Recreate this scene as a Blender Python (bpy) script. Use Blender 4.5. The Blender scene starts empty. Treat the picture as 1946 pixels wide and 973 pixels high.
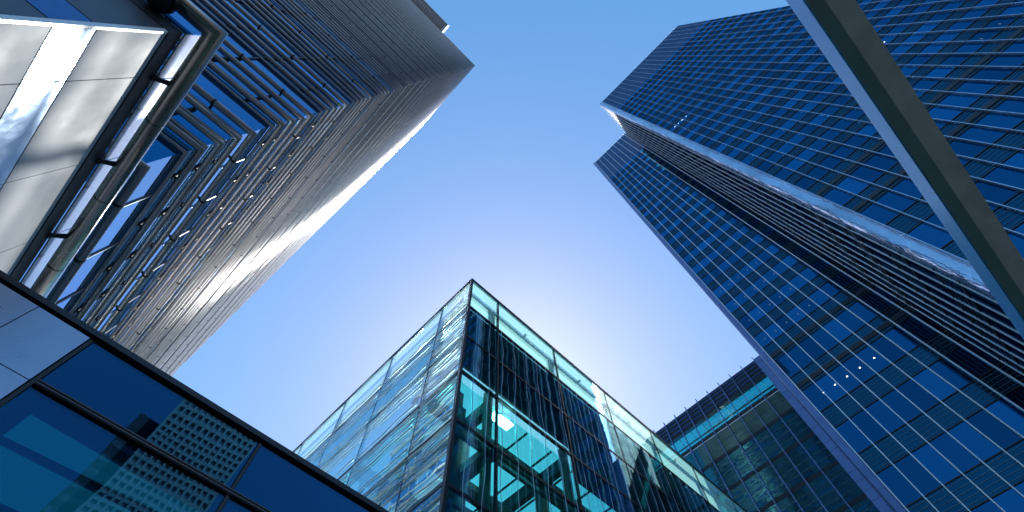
import bpy, math, random
from mathutils import Matrix, Vector
random.seed(7)
scene = bpy.context.scene
COL = scene.collection

# ------------------------------------------------------------------ camera, sky, sun, exposure
# world axes: X and Y follow the street grid of the buildings, Z is up, metres; eye height 1.6 m
cam_d = bpy.data.cameras.new('camera')
cam = bpy.data.objects.new('camera', cam_d)
COL.objects.link(cam)
R = ((0.7151288, -0.6396757, -0.2817904),
     (-0.6986671, -0.6664410, -0.2602319),
     (-0.0213327, 0.3829770, -0.9235115))
m = Matrix(R).to_4x4()
m.translation = (0, 0, 1.6)
cam.matrix_world = m
cam_d.sensor_fit = 'HORIZONTAL'
cam_d.sensor_width = 36.0
cam_d.lens = 36.0 * 909.64 / 1946.0
cam_d.clip_start = 0.05
cam_d.clip_end = 6000
scene.camera = cam

SUN = Vector((0.458, 0.450, 0.767)).normalized()
SUN_EL = math.asin(SUN.z)
world = bpy.data.worlds.new('World')
scene.world = world
world.use_nodes = True
wt = world.node_tree
wt.nodes.clear()
sky = wt.nodes.new('ShaderNodeTexSky')
sky.sky_type = 'NISHITA'
sky.sun_disc = False
sky.sun_elevation = SUN_EL
sky.sun_rotation = math.atan2(SUN.x, SUN.y)
sky.altitude = 0
sky.air_density = 1.0
sky.dust_density = .40
sky.ozone_density = 3.0
hs = wt.nodes.new('ShaderNodeHueSaturation')
hs.inputs['Saturation'].default_value = 1.35
gm = wt.nodes.new('ShaderNodeGamma')
gm.inputs['Gamma'].default_value = 0.55
mu = wt.nodes.new('ShaderNodeVectorMath')
mu.operation = 'MULTIPLY'
mu.inputs[1].default_value = (0.95, 1.0, 1.17)
bg = wt.nodes.new('ShaderNodeBackground')
bg.inputs['Strength'].default_value = 0.15
wo = wt.nodes.new('ShaderNodeOutputWorld')
wt.links.new(sky.outputs[0], hs.inputs['Color'])
wt.links.new(hs.outputs[0], gm.inputs['Color'])
wt.links.new(gm.outputs[0], mu.inputs[0])
wt.links.new(mu.outputs[0], bg.inputs['Color'])
wt.links.new(bg.outputs[0], wo.inputs['Surface'])

sun_d = bpy.data.lights.new('sun', 'SUN')
sun_d.energy = 5.0
sun_d.angle = math.radians(0.5)
sun_d.color = (1.0, 0.95, 0.88)
sun = bpy.data.objects.new('sun', sun_d)
sun.rotation_euler = SUN.to_track_quat('Z', 'Y').to_euler()
sun.location = (60, 60, 120)
COL.objects.link(sun)

scene.view_settings.view_transform = 'Standard'
scene.view_settings.look = 'None'
scene.view_settings.exposure = 1.4
scene.view_settings.gamma = 1.0
scene.view_settings.use_curve_mapping = False
scene.render.engine = 'CYCLES'
scene.cycles.use_denoising = True
scene.cycles.max_bounces = 10
scene.cycles.transparent_max_bounces = 16
scene.cycles.sample_clamp_indirect = 6.0

# ------------------------------------------------------------------ materials
def new_mat(name):
    mt = bpy.data.materials.new(name)
    mt.use_nodes = True
    nt = mt.node_tree
    nt.nodes.clear()
    out = nt.nodes.new('ShaderNodeOutputMaterial')
    return mt, nt, out

def N(nt, kind, **kw):
    n = nt.nodes.new(kind)
    for k, v in kw.items():
        if k in n.inputs: n.inputs[k].default_value = v
        else: setattr(n, k, v)
    return n

def L(nt, a, b): nt.links.new(a, b)

def rgba(c): return (c[0], c[1], c[2], 1.0)

def paint(name, col, rough=0.5, metallic=0.0, var=0.12, scale=3.0, bump=0.0, coat=0.0, stretch=(1, 1, 1), bdist=.02):
    mt, nt, out = new_mat(name)
    tc = N(nt, 'ShaderNodeTexCoord')
    mp = N(nt, 'ShaderNodeMapping'); mp.inputs['Scale'].default_value = stretch
    L(nt, tc.outputs['Object'], mp.inputs['Vector'])
    nz = N(nt, 'ShaderNodeTexNoise', Scale=scale, Detail=5.0, Roughness=0.6)
    L(nt, mp.outputs[0], nz.inputs['Vector'])
    rm = N(nt, 'ShaderNodeMapRange')
    rm.inputs['From Min'].default_value = 0.3; rm.inputs['From Max'].default_value = 0.7
    rm.inputs['To Min'].default_value = 1 - var; rm.inputs['To Max'].default_value = 1 + var
    L(nt, nz.outputs[0], rm.inputs['Value'])
    mx = N(nt, 'ShaderNodeVectorMath', operation='SCALE')
    mx.inputs[0].default_value = col
    L(nt, rm.outputs[0], mx.inputs['Scale'])
    p = N(nt, 'ShaderNodeBsdfPrincipled', Metallic=metallic, Roughness=rough)
    L(nt, mx.outputs[0], p.inputs['Base Color'])
    rr = N(nt, 'ShaderNodeMapRange')
    rr.inputs['From Min'].default_value = 0.3; rr.inputs['From Max'].default_value = 0.7
    rr.inputs['To Min'].default_value = max(0.02, rough * 0.8); rr.inputs['To Max'].default_value = min(1, rough * 1.25)
    L(nt, nz.outputs[0], rr.inputs['Value']); L(nt, rr.outputs[0], p.inputs['Roughness'])
    if coat: p.inputs['Coat Weight'].default_value = coat
    if bump:
        b = N(nt, 'ShaderNodeBump', Strength=bump, Distance=bdist)
        L(nt, nz.outputs[0], b.inputs['Height']); L(nt, b.outputs[0], p.inputs['Normal'])
    L(nt, p.outputs[0], out.inputs['Surface'])
    return mt

def facade_glass(name, body, tint, f0=0.3, rough=0.02, cell=(1.5, 1.5, 4.0), vary=0.35, wave=0.0, wscale=(1, 1, 1), pane_tilt=0.004, fmax=1.0, graze=None, off=(0, 0, 0), blinds=0.0):
    """opaque-looking coated glazing: dark body under a tinted mirror coat, tone differing from pane to pane"""
    mt, nt, out = new_mat(name)
    tc = N(nt, 'ShaderNodeTexCoord')
    sc = N(nt, 'ShaderNodeVectorMath', operation='DIVIDE'); sc.inputs[1].default_value = cell
    of = N(nt, 'ShaderNodeVectorMath', operation='SUBTRACT'); of.inputs[1].default_value = off
    L(nt, tc.outputs['Object'], of.inputs[0]); L(nt, of.outputs[0], sc.inputs[0])
    fl = N(nt, 'ShaderNodeVectorMath', operation='FLOOR'); L(nt, sc.outputs[0], fl.inputs[0])
    wn = N(nt, 'ShaderNodeTexWhiteNoise', noise_dimensions='3D'); oi = N(nt, 'ShaderNodeObjectInfo'); om = N(nt, 'ShaderNodeVectorMath', operation='MULTIPLY_ADD'); om.inputs[1].default_value = (61.0, 37.0, 83.0)
    L(nt, oi.outputs['Random'], om.inputs[0]); L(nt, fl.outputs[0], om.inputs[2]); L(nt, om.outputs[0], wn.inputs['Vector'])
    rm = N(nt, 'ShaderNodeMapRange'); rm.inputs['To Min'].default_value = 1 - vary; rm.inputs['To Max'].default_value = 1 + vary
    L(nt, wn.outputs['Value'], rm.inputs['Value'])
    bm = N(nt, 'ShaderNodeVectorMath', operation='SCALE'); bm.inputs[0].default_value = body
    L(nt, rm.outputs[0], bm.inputs['Scale'])
    if blinds:
        w2 = N(nt, 'ShaderNodeTexWhiteNoise', noise_dimensions='4D'); w2.inputs['W'].default_value = 5.3; L(nt, om.outputs[0], w2.inputs['Vector'])
        th = N(nt, 'ShaderNodeMath', operation='LESS_THAN'); th.inputs[1].default_value = blinds; L(nt, w2.outputs['Value'], th.inputs[0])
        ma = N(nt, 'ShaderNodeMath', operation='MULTIPLY_ADD'); ma.inputs[1].default_value = 3.5; L(nt, th.outputs[0], ma.inputs[0]); L(nt, rm.outputs[0], ma.inputs[2]); L(nt, ma.outputs[0], bm.inputs['Scale'])
    d = N(nt, 'ShaderNodeBsdfDiffuse'); L(nt, bm.outputs[0], d.inputs['Color'])
    g = N(nt, 'ShaderNodeBsdfGlossy', Roughness=rough)
    r2 = N(nt, 'ShaderNodeMapRange'); r2.inputs['To Min'].default_value = 1 - vary * .55; r2.inputs['To Max'].default_value = 1 + vary * .25
    L(nt, wn.outputs['Value'], r2.inputs['Value'])
    gm_ = N(nt, 'ShaderNodeVectorMath', operation='SCALE'); gm_.inputs[0].default_value = tint; L(nt, r2.outputs[0], gm_.inputs['Scale']); L(nt, gm_.outputs[0], g.inputs['Color'])
    lw = N(nt, 'ShaderNodeLayerWeight', Blend=0.35)
    fr = N(nt, 'ShaderNodeMapRange'); fr.inputs['To Min'].default_value = f0; fr.inputs['To Max'].default_value = fmax
    L(nt, lw.outputs['Facing'], fr.inputs['Value'])
    if graze:
        gr = N(nt, 'ShaderNodeMapRange'); gr.inputs['From Min'].default_value = graze[1]; gr.inputs['From Max'].default_value = graze[2]
        l2 = N(nt, 'ShaderNodeLayerWeight', Blend=.5); L(nt, l2.outputs['Facing'], gr.inputs['Value'])
        mx_ = N(nt, 'ShaderNodeMix', data_type='VECTOR'); L(nt, gr.outputs[0], mx_.inputs[0]); L(nt, gm_.outputs[0], mx_.inputs[4]); mx_.inputs[5].default_value = graze[0]
        L(nt, mx_.outputs[1], g.inputs['Color'])
    # panes are never perfectly coplanar
    geo = N(nt, 'ShaderNodeNewGeometry')
    sub = N(nt, 'ShaderNodeVectorMath', operation='SUBTRACT'); sub.inputs[1].default_value = (.5, .5, .5)
    L(nt, wn.outputs['Color'], sub.inputs[0])
    ts = N(nt, 'ShaderNodeVectorMath', operation='SCALE'); ts.inputs['Scale'].default_value = pane_tilt
    L(nt, sub.outputs[0], ts.inputs[0])
    ad = N(nt, 'ShaderNodeVectorMath', operation='ADD'); L(nt, geo.outputs['Normal'], ad.inputs[0]); L(nt, ts.outputs[0], ad.inputs[1])
    nr = N(nt, 'ShaderNodeVectorMath', operation='NORMALIZE'); L(nt, ad.outputs[0], nr.inputs[0])
    nrm = nr.outputs[0]
    if wave:
        mp = N(nt, 'ShaderNodeMapping'); mp.inputs['Scale'].default_value = wscale
        L(nt, tc.outputs['Object'], mp.inputs['Vector'])
        nz = N(nt, 'ShaderNodeTexNoise', Scale=1.0, Detail=1.5, Roughness=0.4); L(nt, mp.outputs[0], nz.inputs['Vector'])
        b = N(nt, 'ShaderNodeBump', Strength=1.0, Distance=wave); L(nt, nz.outputs[0], b.inputs['Height']); L(nt, nrm, b.inputs['Normal'])
        nrm = b.outputs[0]
    L(nt, nrm, g.inputs['Normal'])
    ms = N(nt, 'ShaderNodeMixShader'); L(nt, fr.outputs[0], ms.inputs[0]); L(nt, d.outputs[0], ms.inputs[1]); L(nt, g.outputs[0], ms.inputs[2])
    L(nt, ms.outputs[0], out.inputs['Surface'])
    return mt

def clear_glass(name, tint, gloss=(1, 1, 1), f0=0.05, power=2.4, wave=0.0, wscale=(1, 1, 1), frit=0.0):
    """see-through tinted glazing with a wavy reflection"""
    mt, nt, out = new_mat(name)
    tc = N(nt, 'ShaderNodeTexCoord')
    t = N(nt, 'ShaderNodeBsdfTransparent', Color=rgba(tint))
    g = N(nt, 'ShaderNodeBsdfGlossy', Color=rgba(gloss), Roughness=0.015)
    lw = N(nt, 'ShaderNodeLayerWeight', Blend=0.5)
    pw = N(nt, 'ShaderNodeMath', operation='POWER'); pw.inputs[1].default_value = power
    L(nt, lw.outputs['Facing'], pw.inputs[0])
    fr = N(nt, 'ShaderNodeMapRange'); fr.inputs['To Min'].default_value = f0; fr.inputs['To Max'].default_value = 1.0
    L(nt, pw.outputs[0], fr.inputs['Value'])
    if wave:
        mp = N(nt, 'ShaderNodeMapping'); mp.inputs['Scale'].default_value = wscale
        L(nt, tc.outputs['Object'], mp.inputs['Vector'])
        nz = N(nt, 'ShaderNodeTexNoise', Scale=1.0, Detail=1.2, Roughness=0.35); L(nt, mp.outputs[0], nz.inputs['Vector'])
        b = N(nt, 'ShaderNodeBump', Strength=1.0, Distance=wave); L(nt, nz.outputs[0], b.inputs['Height'])
        L(nt, b.outputs[0], g.inputs['Normal'])
    ms = N(nt, 'ShaderNodeMixShader'); L(nt, fr.outputs[0], ms.inputs[0]); L(nt, t.outputs[0], ms.inputs[1]); L(nt, g.outputs[0], ms.inputs[2])
    if frit:                                    # printed dots on the glass scatter the light
        tl = N(nt, 'ShaderNodeBsdfTranslucent', Color=(.62, .92, .90, 1)); m2 = N(nt, 'ShaderNodeMixShader'); m2.inputs[0].default_value = frit
        L(nt, ms.outputs[0], m2.inputs[1]); L(nt, tl.outputs[0], m2.inputs[2]); L(nt, m2.outputs[0], out.inputs['Surface'])
        return mt
    L(nt, ms.outputs[0], out.inputs['Surface'])
    return mt

def lamp_mat(name, col, s):
    mt, nt, out = new_mat(name)
    e = N(nt, 'ShaderNodeEmission', Color=rgba(col), Strength=s)
    L(nt, e.outputs[0], out.inputs['Surface'])
    return mt

M = {}
def tube_metal():
    mt, nt, out = new_mat('brushed_steel_tube')
    tc = N(nt, 'ShaderNodeTexCoord')
    nz = N(nt, 'ShaderNodeTexNoise', Scale=1.6, Detail=5.0); L(nt, tc.outputs['Object'], nz.inputs['Vector'])
    cr = N(nt, 'ShaderNodeMapRange'); cr.inputs['From Min'].default_value = .3; cr.inputs['From Max'].default_value = .7
    cr.inputs['To Min'].default_value = .85; cr.inputs['To Max'].default_value = 1.1
    L(nt, nz.outputs[0], cr.inputs['Value'])
    sc = N(nt, 'ShaderNodeVectorMath', operation='SCALE'); sc.inputs[0].default_value = (.51, .50, .51); L(nt, cr.outputs[0], sc.inputs['Scale'])
    geo = N(nt, 'ShaderNodeNewGeometry'); sx = N(nt, 'ShaderNodeSeparateXYZ'); L(nt, geo.outputs['Normal'], sx.inputs[0])
    ab = N(nt, 'ShaderNodeMath', operation='ABSOLUTE'); L(nt, sx.outputs['Y'], ab.inputs[0])
    gt = N(nt, 'ShaderNodeMath', operation='GREATER_THAN'); gt.inputs[1].default_value = .02; L(nt, ab.outputs[0], gt.inputs[0])
    inv = N(nt, 'ShaderNodeMath', operation='SUBTRACT'); inv.inputs[0].default_value = 1.0; L(nt, gt.outputs[0], inv.inputs[1])
    cb = N(nt, 'ShaderNodeCombineXYZ'); L(nt, gt.outputs[0], cb.inputs['X']); L(nt, inv.outputs[0], cb.inputs['Y'])   # brushed along the tube
    p = N(nt, 'ShaderNodeBsdfPrincipled', Metallic=.68, Roughness=.30, Anisotropic=.6)
    L(nt, sc.outputs[0], p.inputs['Base Color']); L(nt, cb.outputs[0], p.inputs['Tangent'])
    L(nt, p.outputs[0], out.inputs['Surface'])
    return mt
M['tube'] = tube_metal()
M['rail'] = paint('steel_handrail', (.58, .54, .50), .26, .9, .08, 2.0)
M['dark'] = paint('dark_metal', (.014, .016, .022), .4, 0.0, .2, 2.0)
M['bracket'] = paint('dark_bracket_metal', (.02, .021, .024), .75, 0.0, .2, 4.0)
M['white_mullion'] = paint('pale_mullion_metal', (.40, .41, .43), .5, .0, .05, 2.0)
M['lt_glass'] = facade_glass('blue_tower_glass', (.004, .03, .09), (.04, .30, .62), .40, .02, (1.5, 1.5, 4.0), .3, wave=.004, wscale=(.6, .6, .6), graze=((.36, .60, .92), .55, .80))
M['lt_spandrel'] = facade_glass('dark_tower_spandrel', (.006, .012, .022), (.05, .14, .22), .2, .06, (1.5, 1.5, 4.0), .3, fmax=.7)
M['soffit'] = paint('grey_blue_soffit', (.74, .78, .84), .5, 0.0, .1, 1.0)
M['slot'] = paint('pale_blue_slat', (.85, .88, .92), .4, .1, .1, 1.0)
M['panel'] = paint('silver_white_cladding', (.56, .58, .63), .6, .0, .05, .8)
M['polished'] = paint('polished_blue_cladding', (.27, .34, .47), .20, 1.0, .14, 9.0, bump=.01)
M['polished_shade'] = paint('shaded_polished_cladding', (.06, .15, .34), .22, .9, .14, 9.0)  # polished cladding with the end wall's shade put into its colour
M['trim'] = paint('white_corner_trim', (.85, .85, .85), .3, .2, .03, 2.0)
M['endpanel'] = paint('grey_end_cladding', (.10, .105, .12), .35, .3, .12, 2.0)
M['band'] = paint('dark_grey_backing_and_shade', (.055, .06, .072), .35, .3, .15, 2.0)
M['balustrade'] = facade_glass('mirror_fascia_glass', (.70, .71, .73), (.92, .95, 1.0), .35, .12, (1.42, 1.42, 9), .05)
M['bw_metal'] = paint('blue_grey_wall_metal', (.40, .45, .56), .30, .8, .18, .9)
M['bw_glass'] = clear_glass('dark_blue_wall_glass', (.22, .55, .68), (.07, .30, .56), .10, 1.4, wave=.006, wscale=(.9, .9, .9))
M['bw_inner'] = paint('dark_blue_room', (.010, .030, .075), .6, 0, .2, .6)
M['bw_baffle'] = lamp_mat('lit_ceiling_panel', (.03, .42, .55), .16)
M['pav_glass'] = clear_glass('teal_pavilion_glass', (.52, .92, .90), (.42, .72, .86), .05, 3.2, wave=.005, wscale=(.5, .5, .6))
M['pav_side'] = clear_glass('pale_pavilion_glass', (.93, .955, .96), (.54, .86, .90), .16, 1.6, wave=.005, wscale=(.35, .35, 1.0))
M['pav_parapet'] = clear_glass('teal_parapet_glass', (.70, .95, .94), (.85, .95, 1.0), .04, 3.6, wave=.012, wscale=(.5, .5, .9), frit=.20)
M['pav_side_parapet'] = clear_glass('pale_parapet_glass', (.90, .97, .97), (.85, .95, 1.0), .05, 3.2, wave=.006, wscale=(.5, .5, .9), frit=.14)
M['pav_roof'] = clear_glass('teal_roof_glass', (.55, .93, .91), (.8, .9, .95), .05, 3.5)
M['pav_frame'] = paint('black_teal_frame', (.008, .014, .020), .35, .2, .2, 1.5)
M['pav_beam'] = paint('dark_green_steel', (.020, .050, .052), .5, 0, .15, 1.0)
M['pav_screen'] = paint('dark_plant_screen', (.006, .012, .020), .6, 0, .25, 1.0)
M['pav_sun_glare'] = lamp_mat('sun_glare_glow', (.85, 1.0, .95), 7.0)  # glow standing for sun glare, not a lamp
M['rt_glass'] = facade_glass('deep_blue_office_glass', (.002, .014, .040), (.020, .215, .45), .42, .015, (1e4, 1.45, 1e4), .7, pane_tilt=.014, blinds=.12)
M['rt_wing_glass'] = facade_glass('deep_blue_wing_glass', (.002, .014, .040), (.020, .215, .45), .42, .015, (1e4, 1.49, 1e4), .7, pane_tilt=.014, off=(0, 19.28, 0), blinds=.12)
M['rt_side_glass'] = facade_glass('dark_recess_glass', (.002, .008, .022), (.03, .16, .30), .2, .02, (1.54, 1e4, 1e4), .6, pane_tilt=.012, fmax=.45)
M['rt_spandrel'] = facade_glass('teal_blue_spandrel', (.003, .022, .036), (.02, .16, .27), .35, .05, (1.5, 1.5, 20), .25)
M['rt_slat'] = paint('spandrel_slat_metal', (.16, .24, .30), .35, .6, .1, 1.0)
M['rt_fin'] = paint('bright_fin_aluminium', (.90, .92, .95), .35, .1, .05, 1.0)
M['rt_fin_main'] = paint('shaded_fin_aluminium', (.56, .60, .68), .24, .8, .05, 1.0)  # same fins, with the main face's shade put into the colour
M['rt_louvre'] = paint('blue_grey_plant_louvre', (.03, .13, .34), .35, .5, .15, 1.0)
M['rt_corner'] = paint('polished_corner_steel', (.60, .64, .72), .14, 1.0, .30, .45, bump=.9, bdist=.5, stretch=(1, 1, .45))
M['rt_core'] = paint('dark_core', (.008, .012, .02), .6, 0, .1, 1.0)
M['pilaster'] = paint('lavender_blue_panel', (.13, .20, .42), .35, .3, .08, 1.0)
M['f_glass'] = facade_glass('dark_teal_block_glass', (.004, .026, .034), (.09, .42, .46), .26, .02, (1e4, 1.97, 1e4), .6, wave=.012, wscale=(.25, .35, 1.6), pane_tilt=.01)
M['f_olive'] = facade_glass('olive_reflection_glass', (.10, .16, .125), (.12, .24, .22), .15, .05, (1.97, 1.97, 4.4), .15)  # reflection on one storey put into the glass colour
M['f_screen'] = clear_glass('teal_roof_screen_glass', (.16, .64, .66), (.5, .9, .95), .06, 2.5)
M['f_fin'] = paint('slate_blue_fin', (.20, .28, .46), .3, .7, .08, 1.0)
M['beam_side'] = paint('sky_reflection_beam_blue', (.20, .52, 1.0), .30, .2, .06, 1.2)  # sky reflected in the glossy side, put into its base colour
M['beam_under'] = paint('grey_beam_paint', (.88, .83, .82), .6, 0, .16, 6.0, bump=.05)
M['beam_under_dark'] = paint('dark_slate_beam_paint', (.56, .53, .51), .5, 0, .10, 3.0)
M['lamp_dot'] = lamp_mat('warm_downlight', (1, .95, .82), 1.6)
M['lamp_dim'] = lamp_mat('dim_downlight', (.55, .75, 1.0), .16)
M['concrete'] = paint('pale_concrete', (.26, .27, .27), .7, 0, .1, .4)
M['pane_dark'] = facade_glass('dark_window_glass', (.16, .18, .20), (.12, .16, .2), .2, .03, (2.4, 2.4, 2.5), .3)
M['streak'] = paint('pale_reflection_streak', (.92, .94, .94), .3, .6, .05, 1.0)
M['streak_dark'] = paint('grey_reflection_streak', (.46, .52, .58), .3, .6, .1, 1.0)
M['black'] = paint('black_plastic', (.006, .006, .007), .35, 0, .2, 4)

def paving():
    mt, nt, out = new_mat('grey_paving')
    tc = N(nt, 'ShaderNodeTexCoord')
    br = N(nt, 'ShaderNodeTexBrick', Scale=1.0)
    br.inputs['Color1'].default_value = (.040, .038, .035, 1); br.inputs['Color2'].default_value = (.030, .029, .027, 1)
    br.inputs['Mortar'].default_value = (.01, .01, .01, 1); br.inputs['Mortar Size'].default_value = .012
    L(nt, tc.outputs['Object'], br.inputs['Vector'])
    p = N(nt, 'ShaderNodeBsdfPrincipled', Roughness=.7)
    L(nt, br.outputs[0], p.inputs['Base Color']); L(nt, p.outputs[0], out.inputs['Surface'])
    return mt
M['paving'] = paving()

# ------------------------------------------------------------------ mesh helpers
class MB:
    """collects boxes, quads and tubes and links them as ONE mesh object"""
    def __init__(s): s.v = []; s.f = []; s.mi = []; s.sm = []
    def quad(s, pts, mi=0):
        k = len(s.v); s.v += [tuple(p) for p in pts]; s.f.append(tuple(range(k, k + len(pts)))); s.mi.append(mi); s.sm.append(False)
    def box(s, x0, x1, y0, y1, z0, z1, mi=0):
        k = len(s.v)
        s.v += [(x0, y0, z0), (x1, y0, z0), (x1, y1, z0), (x0, y1, z0), (x0, y0, z1), (x1, y0, z1), (x1, y1, z1), (x0, y1, z1)]
        for f in ((0, 3, 2, 1), (4, 5, 6, 7), (0, 1, 5, 4), (1, 2, 6, 5), (2, 3, 7, 6), (3, 0, 4, 7)):
            s.f.append(tuple(k + i for i in f)); s.mi.append(mi); s.sm.append(False)
        return s
    def prism(s, poly, axis, a0, a1, mi=0):
        """poly: 2-D outline in the plane across axis ('x': (y,z), 'y': (x,z), 'z': (x,y))"""
        def P(p, a): return {'x': (a, p[0], p[1]), 'y': (p[0], a, p[1]), 'z': (p[0], p[1], a)}[axis]
        n = len(poly); k = len(s.v)
        s.v += [P(p, a0) for p in poly] + [P(p, a1) for p in poly]
        s.f.append(tuple(k + i for i in range(n))); s.f.append(tuple(k + n + i for i in reversed(range(n))))
        for i in range(n): s.f.append((k + i, k + (i + 1) % n, k + n + (i + 1) % n, k + n + i))
        s.mi += [mi] * (n + 2); s.sm += [False] * (n + 2)
        return s
    def rings(s, rings, mi=0, cap=True):
        n = len(rings[0]); k = len(s.v)
        for r in rings: s.v += [tuple(p) for p in r]
        for j in range(len(rings) - 1):
            for i in range(n):
                s.f.append((k + j * n + i, k + j * n + (i + 1) % n, k + (j + 1) * n + (i + 1) % n, k + (j + 1) * n + i)); s.mi.append(mi); s.sm.append(True)
        if cap:
            s.f.append(tuple(k + i for i in range(n))); s.f.append(tuple(k + (len(rings) - 1) * n + i for i in range(n))); s.mi += [mi, mi]; s.sm += [False, False]
        return s
    def tube(s, p0, p1, r, n=10, mi=0):
        a = Vector(p0); b = Vector(p1); d = (b - a).normalized()
        u = d.orthogonal().normalized(); w = d.cross(u)
        return s.rings([[c + (u * math.cos(2 * math.pi * i / n) + w * math.sin(2 * math.pi * i / n)) * r for i in range(n)] for c in (a, b)], mi)
    def add(s, o):
        k = len(s.v); s.v += o.v; s.f += [tuple(k + i for i in f) for f in o.f]; s.mi += o.mi; s.sm += o.sm
    def build(s, name, mats, parent=None):
        base = Vector(parent.get('_b', (0, 0, 0))) if parent else Vector((0, 0, 0))
        me = bpy.data.meshes.new(name)
        me.from_pydata([tuple(Vector(p) - base) for p in s.v], [], s.f)
        if not isinstance(mats, (list, tuple)): mats = [mats]
        for x in mats: me.materials.append(M[x])
        me.polygons.foreach_set('material_index', s.mi)
        me.polygons.foreach_set('use_smooth', s.sm)
        import bmesh
        bmm = bmesh.new(); bmm.from_mesh(me); bmesh.ops.recalc_face_normals(bmm, faces=bmm.faces); bmm.to_mesh(me); bmm.free()
        me.update()
        o = bpy.data.objects.new(name, me)
        COL.objects.link(o)
        if parent: o.parent = parent
        return o

BASES = {}
def thing(name, label, cat, base, group=None):
    o = bpy.data.objects.new(name, None)
    o.empty_display_size = .5
    COL.objects.link(o)
    o.location = base
    o['label'] = label; o['category'] = cat
    if group: o['group'] = group
    o['_b'] = tuple(base)
    BASES[o.name] = o
    return o

def series(name, items, mats, parent, most=100):
    """items: (size shown, MB) - the largest as parts of their own, the rest as one part"""
    items = sorted(items, key=lambda t: -t[0])
    for _, mb in items[:most]: mb.build(name, mats, parent)
    if len(items) > most:
        rest = MB()
        for _, mb in items[most:]: rest.add(mb)
        r = rest.build(name + '_array', mats, parent)
        r['kind'] = 'stuff'

# ------------------------------------------------------------------ ground
g = MB(); g.quad([(-2500, -2500, 0), (2500, -2500, 0), (2500, 2500, 0), (-2500, 2500, 0)])
go = g.build('ground', 'paving'); go['kind'] = 'structure'

# ------------------------------------------------------------------ louvred tower (upper left)
XL, YL = -3.24, 5.66            # outer tube planes: one face looks to +X, the other to -Y
GX, GY = XL - .15, YL + .15     # glass planes behind the tubes
ZT, XE = 125.0, -46.0
def y_end(z): return 44.35 - .2275 * (z - 41.7)     # raking far edge
lt = thing('louvred_tower', 'tall tower wrapped in horizontal steel tubes, one face sunlit, the other dark blue', 'tower', (XL - 6, YL + 6, 0))
b = MB(); b.prism([(GY, 0), (y_end(0), 0), (y_end(ZT), ZT), (GY, ZT)], 'x', XE, GX)
b.build('glazed_wall', 'lt_glass', lt)
z0s = [6.07 + 4.0 * k for k in range(30) if 6.07 + 4.0 * k < ZT - 1]
for z0 in z0s:
    za, zb = z0 + 1.52, z0 + 1.80
    ya, yb = y_end(za), y_end(zb)
    s = MB()
    s.prism([(GX, GY), (GX + .012, GY - .012), (GX + .012, yb - .05), (GX, yb - .05)], 'z', za, zb)
    s.prism([(GX, GY), (GX + .012, GY - .012), (XE, GY - .012), (XE, GY)], 'z', za, zb)
    s.build('spandrel_band', 'lt_spandrel', lt)
mull = []
for z0 in z0s:
    if z0 < 9 or z0 > 62: continue
    y = GY + 1.2
    while y < y_end(z0 + 2) - .2:
        mull.append((1000 - z0 * 3 - y, MB().box(GX + .004, GX + .03, y - .014, y + .014, z0 + .1, z0 + 1.5))); y += 1.5
series('mullion', mull, 'white_mullion', lt)
x = GX - 2.5
while x > XE:
    MB().box(x - .03, x + .03, GY - .05, GY - .004, 6, ZT - .2).build('dark_mullion', 'dark', lt)
    x -= 3.0
def l_tube(z, r, n=10, inset=0.0):
    XL, YL = XO - inset, YO + inset
    ye = y_end(z); rg = []
    for kind in ('a', 'c', 'b'):
        ring = []
        for i in range(n):
            t = 2 * math.pi * i / n; h, dz = r * math.cos(t), r * math.sin(t)
            if kind == 'a': ring.append((XL + h, ye, z + dz))
            elif kind == 'c': ring.append((XL + h, YL - h, z + dz))
            else: ring.append((XE, YL - h, z + dz))
        rg.append(ring)
    return MB().rings(rg)
XO, YO = XL, YL
OFF = [(0, .085), (1.75, .068), (2.50, .068), (3.25, .068)]
tubes = []; inner = []
for z0 in z0s:
    if z0 < 9: continue
    for dz, r in OFF:
        if z0 + dz < ZT - .1: tubes.append((1000 - z0 - dz, l_tube(z0 + dz, r, 12 if z0 < 30 else 8)))
    for dz in (1.42, 2.14, 2.88, 3.62):
        if z0 + dz < ZT - .1: inner.append((1000 - z0 - dz, l_tube(z0 + dz, .040, 8, .085)))
series('louvre_tube', tubes, 'tube', lt)
series('inner_tube', inner, 'tube', lt)
br = []; cl = []
for z0 in z0s:
    if z0 < 9 or z0 > 88: continue
    y = YL + .9
    while y < y_end(z0 + 2) - .6:
        q = MB()
        q.box(XL - .145, XL - .105, y - .03, y + .03, z0 + 1.65, z0 + 3.35)
        for dz in (1.75, 2.50, 3.25):
            q.box(XL - .12, XL - .04, y - .02, y + .02, z0 + dz - .02, z0 + dz + .02)
        br.append((1000 - z0 - y * .3, q))
        q = MB(); q.tube((XL, y - .03, z0), (XL, y + .03, z0), .092, 12); q.box(GX + .005, XL - .05, y - .025, y + .025, z0 - .03, z0 + .03)
        cl.append((1000 - z0 - y * .3, q)); y += 1.5
    x = XL - 1.1
    while x > -30:
        q = MB()
        q.box(x - .03, x + .03, YL + .105, YL + .145, z0 + 1.65, z0 + 3.35)
        for dz in (1.75, 2.50, 3.25):
            q.box(x - .02, x + .02, YL + .04, YL + .12, z0 + dz - .02, z0 + dz + .02)
        c2 = MB(); c2.tube((x - .03, YL, z0), (x + .03, YL, z0), .092, 12); c2.box(x - .025, x + .025, YL + .05, GY - .005, z0 - .03, z0 + .03)
        cl.append((1000 - z0 + x * .5, c2))
        br.append((1000 - z0 + x * .5, q)); x -= 1.5
series('bracket', br, 'bracket', lt)
series('tube_clamp', cl, 'bracket', lt)
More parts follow.
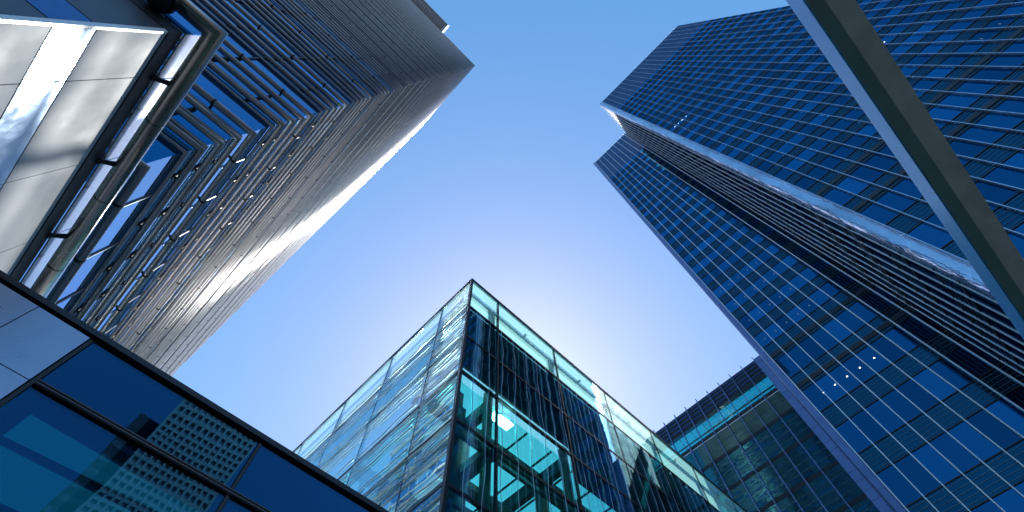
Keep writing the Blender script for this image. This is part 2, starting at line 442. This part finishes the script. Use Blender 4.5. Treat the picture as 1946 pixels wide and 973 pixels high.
# cantilevered rooftop cornice with its row of slots
c = MB(); c.box(XE, -13.65, 3.55, GY + 8, ZT + .02, ZT + 4.0)
c.build('cornice', 'soffit', lt)
x = -13.95; sl = []
while x > -34:
    q = MB(); q.box(x - .22, x + .02, 4.35, 5.55, ZT - .45, ZT + .0); sl.append((100 + x, q)); x -= .62
series('cornice_slat', sl, 'slot', lt)
x = -13.9; sl = []
while x > -34:
    q = MB(); q.box(x - .2, x, 3.66, 3.80, ZT - .10, ZT + .0); sl.append((100 + x, q)); x -= .5
series('cornice_stud', sl, 'dark', lt)

# ------------------------------------------------------------------ podium with its handrail (left edge)
XP, YP = -2.90, 2.46
pd = thing('podium_building', 'white metal clad podium block carrying a fat steel handrail, at the left edge', 'building', (XP - .4, YP + 3, 0))
ys = [YP, 3.135, 4.55, 5.975, 7.40, 8.82, 10.24]
rows = [(.0, 3.2), (3.2, 6.195), (6.20, 6.675), (6.68, 7.70)]
e = .006
MB().box(XP - .25, XP - .03, YP + .04, 10.2, 0, 7.9).build('backing_wall', 'band', pd)
for k, (za, zb) in enumerate(rows):
    for i in range(6):
        mt = 'polished' if k == 2 else 'panel'
        y0 = ys[i] + (.036 if i == 0 else e); y1 = ys[i + 1] - e
        if k == 3 and False: continue
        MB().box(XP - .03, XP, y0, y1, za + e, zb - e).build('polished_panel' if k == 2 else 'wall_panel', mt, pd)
MB().box(XP - .05, XP + .004, YP - .006, YP + .028, 0, 7.70).build('corner_trim', 'trim', pd)
for k, (za, zb) in enumerate(rows):
    x1 = XP - .05
    for i in range(4):
        x0 = x1 - (.7 if i == 0 else 1.42)
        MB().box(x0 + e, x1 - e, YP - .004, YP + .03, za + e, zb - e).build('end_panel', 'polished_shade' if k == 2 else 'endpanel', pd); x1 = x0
MB().box(XP - 5, XP + .012, YP - .012, 10.2, 7.704, 7.955).build('coping_or_shadow_strip', 'band', pd)  # handrail's shadow on the cladding put in as a dark strip
for i in range(6):
    MB().box(XP + .02, XP + .04, (YP - .02 if i == 0 else ys[i] + .01), ys[i + 1] - .01, 7.965, 8.62).build('balustrade_panel', 'balustrade', pd)
MB().box(XP - 2.0, XP + .05, YP - .045, YP - .025, 7.965, 8.55).build('balustrade_panel', 'lt_glass', pd)
RX, RY, RZ, RR = -2.70, 2.26, 8.16, .108
rg = []
for kind in ('a', 'c', 'b'):
    ring = []
    for i in range(28):
        t = 2 * math.pi * i / 28; h, dz = RR * math.cos(t), RR * math.sin(t)
        ring.append({'a': (RX + h, 10.2, RZ + dz), 'c': (RX + h, RY - h, RZ + dz), 'b': (XP - 5, RY - h, RZ + dz)}[kind])
    rg.append(ring)
MB().rings(rg).build('handrail', 'rail', pd)
for yj in (3.72, 5.15, 6.57): MB().tube((RX, yj - .006, RZ), (RX, yj + .006, RZ), RR + .002, 28).build('rail_joint', 'dark', pd)
for yj in (3.135, 4.55, 5.975, 7.40):
    q = MB(); q.prism([(XP + .012, 7.955), (XP + .012, 7.90), (RX - .04, 8.08), (RX - .08, 8.14)], 'y', yj - .022, yj + .022)
    q.tube((XP + .01, yj, 7.93), (XP + .035, yj, 7.93), .045, 12)
    q.build('rail_bracket', 'bracket', pd)
# the small black camera fixed under the rail at the end wall
sc_ = thing('security_camera', 'round black dome camera fixed under the steel handrail above the grey end wall', 'camera', (-3.22, 2.30, 7.93))
q = MB()
rg = []
for j in range(8):
    t = j / 7 * math.pi / 2; rr = .14 * math.cos(t) + .002; zz = 7.90 - .14 * math.sin(t)
    rg.append([(-3.24 + rr * math.cos(2 * math.pi * i / 20), 2.28 + rr * math.sin(2 * math.pi * i / 20), zz) for i in range(20)])
q.rings(rg); q.build('dome', 'black', sc_)
MB().tube((-3.24, 2.28, 7.90), (-3.24, 2.28, 7.98), .165, 20).build('housing', 'black', sc_)
MB().box(-3.30, -3.18, 2.28, 2.47, 7.91, 7.97).build('wall_arm', 'bracket', sc_)

# ------------------------------------------------------------------ low wall of metal and blue glass (bottom left)
BY = 5.0
bw = thing('glazed_wall_pavilion', 'low foreground wall of blue metal panels and dark blue glass, bottom left corner', 'building', (0, BY + 3, 0))
ZC = 6.08
MB().box(-3.2, 6.4, BY - .05, BY + .35, ZC - .038, ZC + .03).build('coping_or_shadow_strip', 'dark', bw)
for x0, x1, za, zb in ((-3.2, -1.745, 5.42, 6.0), (-1.735, -1.20, 5.30, 6.0), (-3.2, -1.745, 3.2, 5.41), (-1.735, -1.20, 3.2, 5.29)):
    MB().box(x0, x1, BY - .03, BY + .2, za, zb).build('metal_panel', 'bw_metal', bw)
MB().box(-3.2, -1.2, BY + .01, BY + .19, 0, 3.19).build('base_panel', 'bw_metal', bw)
xs = [-1.17, .88, 2.96, 5.04]
zr = [(5.36, 6.0), (3.55, 5.28), (1.7, 3.5), (.1, 1.65)]
for za, zb in zr:
    for i in range(3):
        MB().box(xs[i] + .025, xs[i + 1] - .025, BY, BY + .02, za, zb).build('window_pane', 'bw_glass', bw)
for x in xs: MB().box(x - .017, x + .017, BY - .02, BY + .12, .1, 6.0).build('mullion', 'dark', bw)
for z in (5.32, 3.525, 1.675):
    q = MB(); q.box(-1.148, 5.02, BY - .035, BY + .10, z - .030, z + .030); q.box(-1.148, 5.02, BY - .045, BY - .035, z + .012, z + .020, 1); q.box(-1.148, 5.02, BY - .045, BY - .035, z - .020, z - .012, 1)
    q.build('transom', ['dark', 'endpanel'], bw)
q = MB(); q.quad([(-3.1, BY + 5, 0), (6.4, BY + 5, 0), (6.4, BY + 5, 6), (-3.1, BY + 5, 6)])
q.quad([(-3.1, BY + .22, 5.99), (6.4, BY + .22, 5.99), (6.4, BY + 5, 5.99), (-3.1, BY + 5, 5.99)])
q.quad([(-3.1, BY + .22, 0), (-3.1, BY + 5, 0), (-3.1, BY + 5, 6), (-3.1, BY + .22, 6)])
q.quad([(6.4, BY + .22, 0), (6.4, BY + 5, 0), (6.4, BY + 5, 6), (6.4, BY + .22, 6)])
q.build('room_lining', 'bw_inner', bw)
for poly in ([(-1.28, 6.72), (-1.20, 6.29), (2.9, 6.45), (2.9, 6.52)], [(-2.9, 7.9), (-2.9, 6.98), (2.9, 6.88), (2.9, 7.5)]):
    MB().prism(poly, 'z', 5.90, 5.95).build('ceiling_panel', 'bw_baffle', bw)

# ------------------------------------------------------------------ glass pavilion (bottom centre)
PX, PY = 9.36, 12.98
pv = thing('glass_pavilion', 'teal glass box building with a sharp corner and black frame, bottom centre', 'building', (PX + 10, PY + 10, 0))
px = [PX, 12.2, 18.46, 24.7, 30.95, 37.2, 43.4, 49.6]
py = [PY, 16.4, 22.55, 28.8, 35.1, 41.3, 47.5]
pz = [35.1, 31.0, 27.2, 23.6, 19.8, 16.0, 12.2, 8.4, 4.6, .3]
for i in range(len(px) - 1):
    for k in range(len(pz) - 1):
        MB().box(px[i] + .06, px[i + 1] - .06, PY, PY + .03, pz[k + 1] + .06, pz[k] - .06).build('window_pane', 'pav_parapet' if k == 0 else 'pav_glass', pv)
for i in range(len(py) - 1):
    for k in range(len(pz) - 1):
        MB().box(PX, PX + .03, py[i] + .06, py[i + 1] - .06, pz[k + 1] + .06, pz[k] - .06).build('window_pane', 'pav_side_parapet' if k == 0 else 'pav_side', pv)
MB().box(PX - .04, PX + .14, PY - .04, PY + .14, 0, 35.0).build('corner_post', 'pav_frame', pv)
for x in px[1:]: MB().box(x - .05, x + .05, PY - .01, PY + .16, 0, 35.0).build('mullion', 'pav_frame', pv)
for y in py[1:]: MB().box(PX - .01, PX + .16, y - .04, y + .04, 0, 35.0).build('mullion', 'pav_frame', pv)
for z in pz[1:-1]:
    MB().box(PX + .14, px[-1], PY - .025, PY + .15, z - .07, z + .07).build('transom', 'pav_frame', pv)
    MB().box(PX - .025, PX + .15, PY + .14, py[-1], z - .06, z + .06).build('transom', 'pav_frame', pv)
q = MB(); q.box(PX - .06, px[-1], PY - .06, PY + .2, 35.0, 35.2); q.box(PX - .06, PX + .2, PY + .2, py[-1], 35.0, 35.2)
q.build('coping_or_shadow_strip', 'pav_frame', pv)
q = MB(); q.box(PX + .5, px[-1], PY + .45, PY + .75, 33.7, 33.95); q.box(PX + .5, PX + .75, PY + .75, py[-1], 33.7, 33.95)
q.build('parapet_rail', 'pav_beam', pv)
for x in px[1:-1]: MB().box(x - .35, x + .05, PY + .4, PY + .7, 31.0, 33.7).build('parapet_post', 'pav_beam', pv)
for i in range(len(px) - 2):
    xm = (px[i + 1] + px[i + 2]) / 2
    MB().box(xm - .06, xm + .06, PY + .16, PY + .45, 33.75, 33.95).build('rail_stub', 'pav_beam', pv)
for y in py[1:-1]: MB().box(PX + .4, PX + .7, y - .05, y + .5, 31.0, 33.7).build('parapet_post', 'pav_beam', pv)
MB().box(PX + .16, px[-1], PY + .17, PY + .3, 24.4, 30.9).build('plant_screen', 'pav_screen', pv)
MB().box(18.7, px[-1], PY + .18, PY + .28, 22.0, 24.35).build('plant_screen', 'pav_screen', pv)
MB().box(PX + .55, PX + .7, PY + 3.4, py[-1], 29.3, 31.0).build('plant_screen', 'pav_screen', pv)
MB().box(PX + .2, px[-1], PY + .8, py[-1], 23.9, 23.94).build('roof_glazing', 'pav_roof', pv)
for x in px[1:]: MB().box(x - .22, x + .22, PY + .75, py[-1], 23.0, 23.85).build('roof_beam', 'pav_beam', pv)
for k in range(16): MB().box(PX + 3.9 + 2.08 * k, PX + 3.98 + 2.08 * k, PY + .8, py[-1], 23.74, 23.86).build('roof_purlin', 'pav_beam', pv)
for y in (15.7, 22.5, 28.8, 35.1, 41.3): MB().box(PX + .2, px[-1], y - .2, y + .2, 22.9, 23.8).build('roof_beam', 'pav_beam', pv)
for z in (19.8, 16.0, 12.2):
    for yb, w, h in ((PY + .55, .09, .22), (PY + 2.75, .22, .40)):
        MB().box(PX + .3, px[-1], yb - w, yb + w, z - h, z).build('floor_beam', 'pav_beam', pv)
    for i, x in enumerate(px[1:]):
        MB().box(x - .20, x + .20, PY + .17, PY + (6.5 if i % 2 == 0 else 2.5), z - .34, z - .02).build('tie_beam', 'pav_beam', pv)
for i, x in enumerate(px[1:]):
    MB().box(x - .42, x - .10, PY + .30, PY + .75, 0, 24.3).build('column', 'pav_beam', pv)
    MB().box(x - .3, x + .3, PY + 2.5, PY + 3.0, 0, 22.9).build('column', 'pav_beam', pv)
for x, y in ((10.2, PY + .9), (11.0, PY + 1.6), (10.3, 17.2), (10.3, 22.6), (10.3, 28.8)): MB().box(x - .16, x + .16, y - .16, y + .16, 0, 23.0).build('column', 'pav_beam', pv)
for z in (19.8, 16.0, 12.2):
    for xb in (PX + .6, PX + 2.4): MB().box(xb - .14, xb + .14, PY + .3, py[-1], z - .5, z).build('floor_beam', 'pav_beam', pv)
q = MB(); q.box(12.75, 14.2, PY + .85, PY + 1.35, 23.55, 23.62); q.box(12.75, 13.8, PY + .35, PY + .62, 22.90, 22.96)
q.build('ceiling_light_or_glare', 'pav_sun_glare', pv)  # added glowing bars in place of the sun's glare through the glass
def wavy(p0, p1, amp_axis, amp, r, seed):
    rnd = random.Random(seed); a = Vector(p0); b_ = Vector(p1); n = max(6, int((b_ - a).length / .45)); d = (b_ - a).normalized()
    ph = [rnd.uniform(0, 6.28) for _ in range(3)]; rings = []
    u = Vector((0, 0, 1)) if abs(d.z) < .5 else (Vector((1, 0, 0)) if amp_axis == 0 else Vector((0, 1, 0))); w = d.cross(u)
    for i in range(n + 1):
        t = i / n * (b_ - a).length
        off = amp * (math.sin(t * .9 + ph[0]) * .5 + math.sin(t * 2.1 + ph[1]) * .35 + math.sin(t * .35 + ph[2]) * .6)
        c = a + d * t; c[amp_axis] += off; rr = r * (.55 + .45 * math.sin(t * 1.3 + ph[2]) ** 2)
        rings.append([c + (u * math.cos(6.2832 * k / 5) + w * math.sin(6.2832 * k / 5)) * rr for k in range(5)])
    return MB().rings(rings)
streaks = []  # added wavy lines, modelled in place of the louvred tower's reflection
for k in range(7):
    za, zb = pz[k + 1], pz[k]
    fr = (.12, .92) if k == 0 else (.07, .19, .30, .41, .86)
    for j, f_ in enumerate(fr):
        for i in range(len(py) - 1):
            z = zb - (zb - za) * f_
            streaks.append((100 - i - k, wavy((PX - .06, py[i] + .15, z), (PX - .06, py[i + 1] - .15, z), 2, .15, .040, i * 97 + k * 13 + j)))
series('louvre_reflection', streaks, 'streak', pv, 100)
streaks = []  # added upright lines, modelled in place of the office tower fins' reflection
for k in range(34):
    x = PX + .9 + 1.12 * k
    streaks.append((100 - k, wavy((x, PY - .05, 12.0), (x, PY - .05, 30.8), 0, .10, .022, 900 + k)))
series('fin_reflection', streaks, 'streak_dark', pv)
MB().box(px[-1] - .1, px[-1], PY + .2, py[-1], 0, 31.0).build('back_wall', 'pav_screen', pv)
q = MB(); q.quad([(PX, py[-1], 0), (px[-1], py[-1], 0), (px[-1], py[-1], 31), (PX, py[-1], 31)]); q.build('back_glazing', 'pav_glass', pv)

# ------------------------------------------------------------------ office tower with its wing (right)
TX, TY0, TY1 = 30.0, -40.9, -11.25
WX, WY1 = 42.4, 1.30
H, HW = 150.7, 152.0
rt = thing('office_tower', 'tall dark blue glass office tower with vertical fins and a recessed wing, on the right', 'tower', (48, -18, 0))
q = MB(); q.box(TX + .06, 66, TY0, TY1 - .06, 0, 134.0); q.prism([(TX + .06, 134.0), (66, 134.0), (66, H), (WX, H), (TX + .9, 135)], 'y', TY1 - .35, TY1 - .06)
q.box(TX + .06, 66, TY0, TY1 - .35, 134.0, H - .1)
q.build('tower_core', 'rt_core', rt)
MB().box(WX + .06, 66, TY1 - .06, WY1 + .72, 0, HW - .1).build('wing_core', 'rt_core', rt)
cent = [128.3 - 4.0 * k for k in range(21)] + [43.2 - 5.1 * k for k in range(8)]
hh = [1.12 if c > 45 else 1.48 for c in cent]
def strip(za, zb, face, mats, name, slats=0):
    q = MB()
    if face == 'main': q.box(TX, TX + .05, TY0, TY1 - .95, za, zb)
    elif face == 'side': q.box(TX + .9, WX, TY1 - .05, TY1, za, zb)
    else: q.box(WX, WX + .05, TY1, WY1, za, zb)
    for (sa, sb, pr, mi) in slats or ():
        if face == 'main': q.box(TX - pr, TX - .002, TY0, TY1 - .95, sa, sb, mi)
        elif face == 'side': q.box(TX + .9, WX, TY1 + .002, TY1 + pr, sa, sb, mi)
        else: q.box(WX - pr, WX - .002, TY1, WY1, sa, sb, mi)
    q.build(name, mats, rt)
for face in ('main', 'side', 'wing'):
    for i, (c, h) in enumerate(zip(cent, hh)):
        strip(c - h + .003, c + h - .003, face, {'side': 'rt_side_glass', 'wing': 'rt_wing_glass', 'main': 'rt_glass'}[face], 'ribbon_window')
        top = cent[i - 1] - hh[i - 1] if i else None
        lo = c + h
        if top is None: continue
        span = top - lo
        sl = [(lo, lo + .08, .06, 2), (top - .08, top, .06, 2)]
        if abs(c - 43.2) < .1 or abs(c - 38.1) < .1: sl.append((lo + .45, lo + 1.0, .08, 2))
        ns = 5
        for j in range(ns): zz = lo + .11 + (span - .22) * (j + .5) / ns; sl.append((zz - .012, zz + .012, .03, 1))
        strip(lo, top, face, ['rt_side_glass' if face == 'side' else 'rt_spandrel', 'rt_slat', 'dark'], 'spandrel_panel', sl)
    zl = cent[0] + hh[0]; zh = {'main': H - .2, 'side': 134.0, 'wing': HW - .2}[face]
    sl = []
    zz = zl + .4
    while zz < zh - .2: sl.append((zz, zz + .14, .05, 2)); zz += .9
    strip(zl, zh, face, ['rt_louvre', 'rt_slat', 'dark'], 'plant_louvre', sl)
    zb = cent[-1] - hh[-1]
    strip(.05, zb, face, ['rt_spandrel', 'rt_slat', 'dark'], 'base_panel')
y = TY1 - .95
k = 0
while y > TY0 - .2:
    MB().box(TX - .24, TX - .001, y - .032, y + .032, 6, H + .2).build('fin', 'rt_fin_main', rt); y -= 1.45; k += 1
for k in range(8):
    x = 31.2 + 1.54 * k
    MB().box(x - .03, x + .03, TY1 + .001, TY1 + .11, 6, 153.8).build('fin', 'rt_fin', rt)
for k in range(9):
    y = 1.28 - 1.49 * k
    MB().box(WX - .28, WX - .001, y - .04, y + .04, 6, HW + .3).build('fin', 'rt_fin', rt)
# polished corner columns
q = MB(); q.prism([(TX - .02, TY1 - .93), (TX - .10, TY1 - .70), (TX - .10, TY1 - .20), (TX - .04, TY1), (TX + .25, TY1 + .06), (TX + .88, TY1 + .04), (TX + .88, TY1 - .93)], 'z', 0, H)
q.build('corner_column', 'rt_corner', rt)
q = MB(); q.prism([(WX - .02, WY1 + .02), (WX - .08, WY1 + .12), (WX - .08, WY1 + .58), (WX + .1, WY1 + .72), (WX + 1.2, WY1 + .74), (WX + 1.2, WY1 + .02)], 'z', 0, HW)
q.build('wing_corner_column', 'pilaster', rt)
q = MB(); q.box(WX + .2, WX + .4, WY1 + .745, WY1 + 1.56, 0, 46.9)
z = 46.0
for k in range(9):
    for dz in (0, .9, 1.8, 2.7): q.box(WX + .192, WX + .2, WY1 + .745, WY1 + 1.56, z - dz - .03, z - dz, 1)
    z -= 5.1
q.box(WX + .19, WX + .2, WY1 + .80, WY1 + .83, 0, 46.9, 1)
q.build('pilaster', ['pilaster', 'dark'], rt)
q = MB(); q.box(TX + .06, 66, TY0, TY1 - .9, H - .1, H + .05); q.build('roof_edge', 'rt_louvre', rt)
lights = []
def dot(x, y, z, mat, r):
    q = MB(); q.tube((x - .012, y, z), (x - .004, y, z), r, 10); q.build('ceiling_light_or_glare', mat, rt)
for y_ in (-.20, -1.45, -2.75, -4.1, -5.6): dot(WX, y_, 38.1, 'lamp_dot', .07)
for k, y_ in enumerate((-13.4, -14.2, -15.0, -15.9)): dot(TX, y_, 88.4, 'lamp_dot', .08)
dot(TX, -31.6, 60.2, 'lamp_dot', .07)
for zc in (48.3, 52.3, 56.3, 60.3):
    for k in range(5):
        y_ = .4 - 1.49 * k - .15 * (zc % 3)
        q = MB(); q.box(WX - .012, WX - .004, y_ - .025, y_ + .025, zc - .22, zc + .02); q.build('ceiling_light_or_glare', 'lamp_dim', rt)
for zc, y_ in ((43.3, -37.2), (43.3, -35.8), (43.3, -34.1), (48.3, -33.2), (48.3, -31.5), (38.1, -36.5)):
    q = MB(); q.box(TX - .012, TX - .004, y_ - .025, y_ + .025, zc - .22, zc + .02); q.build('ceiling_light_or_glare', 'lamp_dim', rt)

# ------------------------------------------------------------------ finned office block between pavilion and tower
FX = 52.0
fb = thing('finned_office_block', 'lower dark teal glass block with slate blue vertical fins, behind the glass pavilion', 'building', (60, 14, 0))
FY0, FY1 = 2.6, 26.0
MB().box(FX + .06, 70, FY0, FY1, 0, 50.4).build('block_core', 'rt_core', fb)
q = MB(); q.box(FX, FX + .6, FY0, FY1, 53.6, 56.7)
for z in (54.3, 55.0, 55.7, 56.3): q.box(FX - .06, FX - .002, FY0, FY1, z - .06, z + .06, 1)
q.build('cornice', ['rt_core', 'rt_louvre'], fb)
MB().box(FX, FX + .04, FY0, FY1, 50.62, 53.58).build('roof_screen', 'f_screen', fb)
for z in (51.3, 51.9): MB().box(FX + .5, FX + .65, FY0, FY1, z - .07, z + .07).build('screen_rail', 'pav_frame', fb)
for k in range(10):
    y = 4.4 + 1.97 * k
    MB().tube((FX + .3, y + .1, 53.5), (FX + 1.4, y - .3, 50.5), .04, 6).build('screen_brace', 'pav_frame', fb)
zf = [50.6, 46.9]
while zf[-1] > 4: zf.append(zf[-1] - 4.1)
for k in range(len(zf) - 1):
    a, b_ = zf[k + 1], zf[k]
    olive = (k == 0)
    MB().box(FX, FX + .05, FY0, FY1 if not olive else 16.5, a + .25, b_ - .25).build('ribbon_window', 'f_olive' if olive else 'f_glass', fb)
    if olive: MB().box(FX, FX + .05, 16.5, FY1, a + .25, b_ - .25).build('ribbon_window', 'f_glass', fb)
    q = MB(); q.box(FX - .02, FX + .05, FY0, FY1, b_ - .25, b_ + .25)
    for j in range(3): q.box(FX - .03, FX - .003, FY0, FY1, a + 1.0 + j * .95, a + 1.03 + j * .95, 1)
    q.build('spandrel', ['pav_frame', 'rt_slat'], fb)
MB().box(FX - .03, FX, FY0, FY1, 50.2, 50.3).build('light_line', 'trim', fb)
for k in range(12):
    y = 3.43 + 1.97 * k
    MB().box(FX - .34, FX - .035, y - .05, y + .05, 3, 57.05).build('fin', 'f_fin', fb)

# ------------------------------------------------------------------ canopy beam overhead (right foreground)
bm = thing('canopy_beam', 'thick grey steel canopy beam with a side tinted light blue by the sky, crossing overhead at the right', 'beam', (1.5, -1.29, 0))
BS = .3
def bp(y, z): return (y * BS, 1.6 + (z - 1.6) * BS)
X0, X1 = -6.0, 16.0
def bprism(name, mat, poly): q = MB(); q.prism([bp(*p) for p in poly], 'x', X0, X1); q.build(name, mat, bm)
bprism('side_plate', 'beam_side', [(-4.0, 10.61), (-4.0, 10.18), (-4.03, 10.17), (-4.03, 10.60)])
bprism('lower_flange', 'beam_under_dark', [(-4.031, 10.165), (-4.22, 10.10), (-4.22, 10.6), (-4.031, 10.6)])
bprism('soffit_plate', 'beam_under', [(-4.221, 10.10), (-4.585, 10.14), (-4.60, 10.6), (-4.221, 10.6)])
for x in (X0 + .1, X1 - .1): MB().tube((x, -1.29, 0), (x, -1.29, 4.16), .05, 20).build('support_post', 'beam_under', bm)

# ------------------------------------------------------------------ tower behind the viewer, seen only as a reflection in the low wall
TB = -120.0
ot = thing('concrete_office_tower', 'pale concrete tower with a grid of square windows, mirrored in the dark blue foreground glass', 'tower', (10, TB - 10, 0))
TH = 116.0
MB().box(-1.95, 21, TB - 20, TB - .5, 0, TH).build('wall', 'concrete', ot)
for x in [-1.95 + 1.77 * k for k in range(14)]: MB().box(x - .30, x + .30, TB - .5, TB, 0, TH).build('pier', 'concrete', ot)
for k in range(50):
    z = 4.2 + 2.24 * k
    MB().box(-1.95, 21, TB - .48, TB - .08, z - .45, z + .45).build('floor_band', 'concrete', ot)
    MB().box(-1.9, 20.9, TB - .5, TB - .42, z + .46, z + 1.78).build('ribbon_window', 'pane_dark', ot)
at = thing('dark_office_block', 'dark plain block beside the pale window grid, mirrored in the foreground glass', 'building', (-9, TB - 14, 0))
MB().box(-8.0, -2.1, TB - 24, TB - 3, 0, 109).build('wall', 'rt_core', at)
for k in range(24): MB().box(-7.8, -2.3, TB - 3, TB - 2.95, 5 + 4 * k, 6.6 + 4 * k).build('ribbon_window', 'pane_dark', at)

for o in BASES.values():
    if '_b' in o: del o['_b']
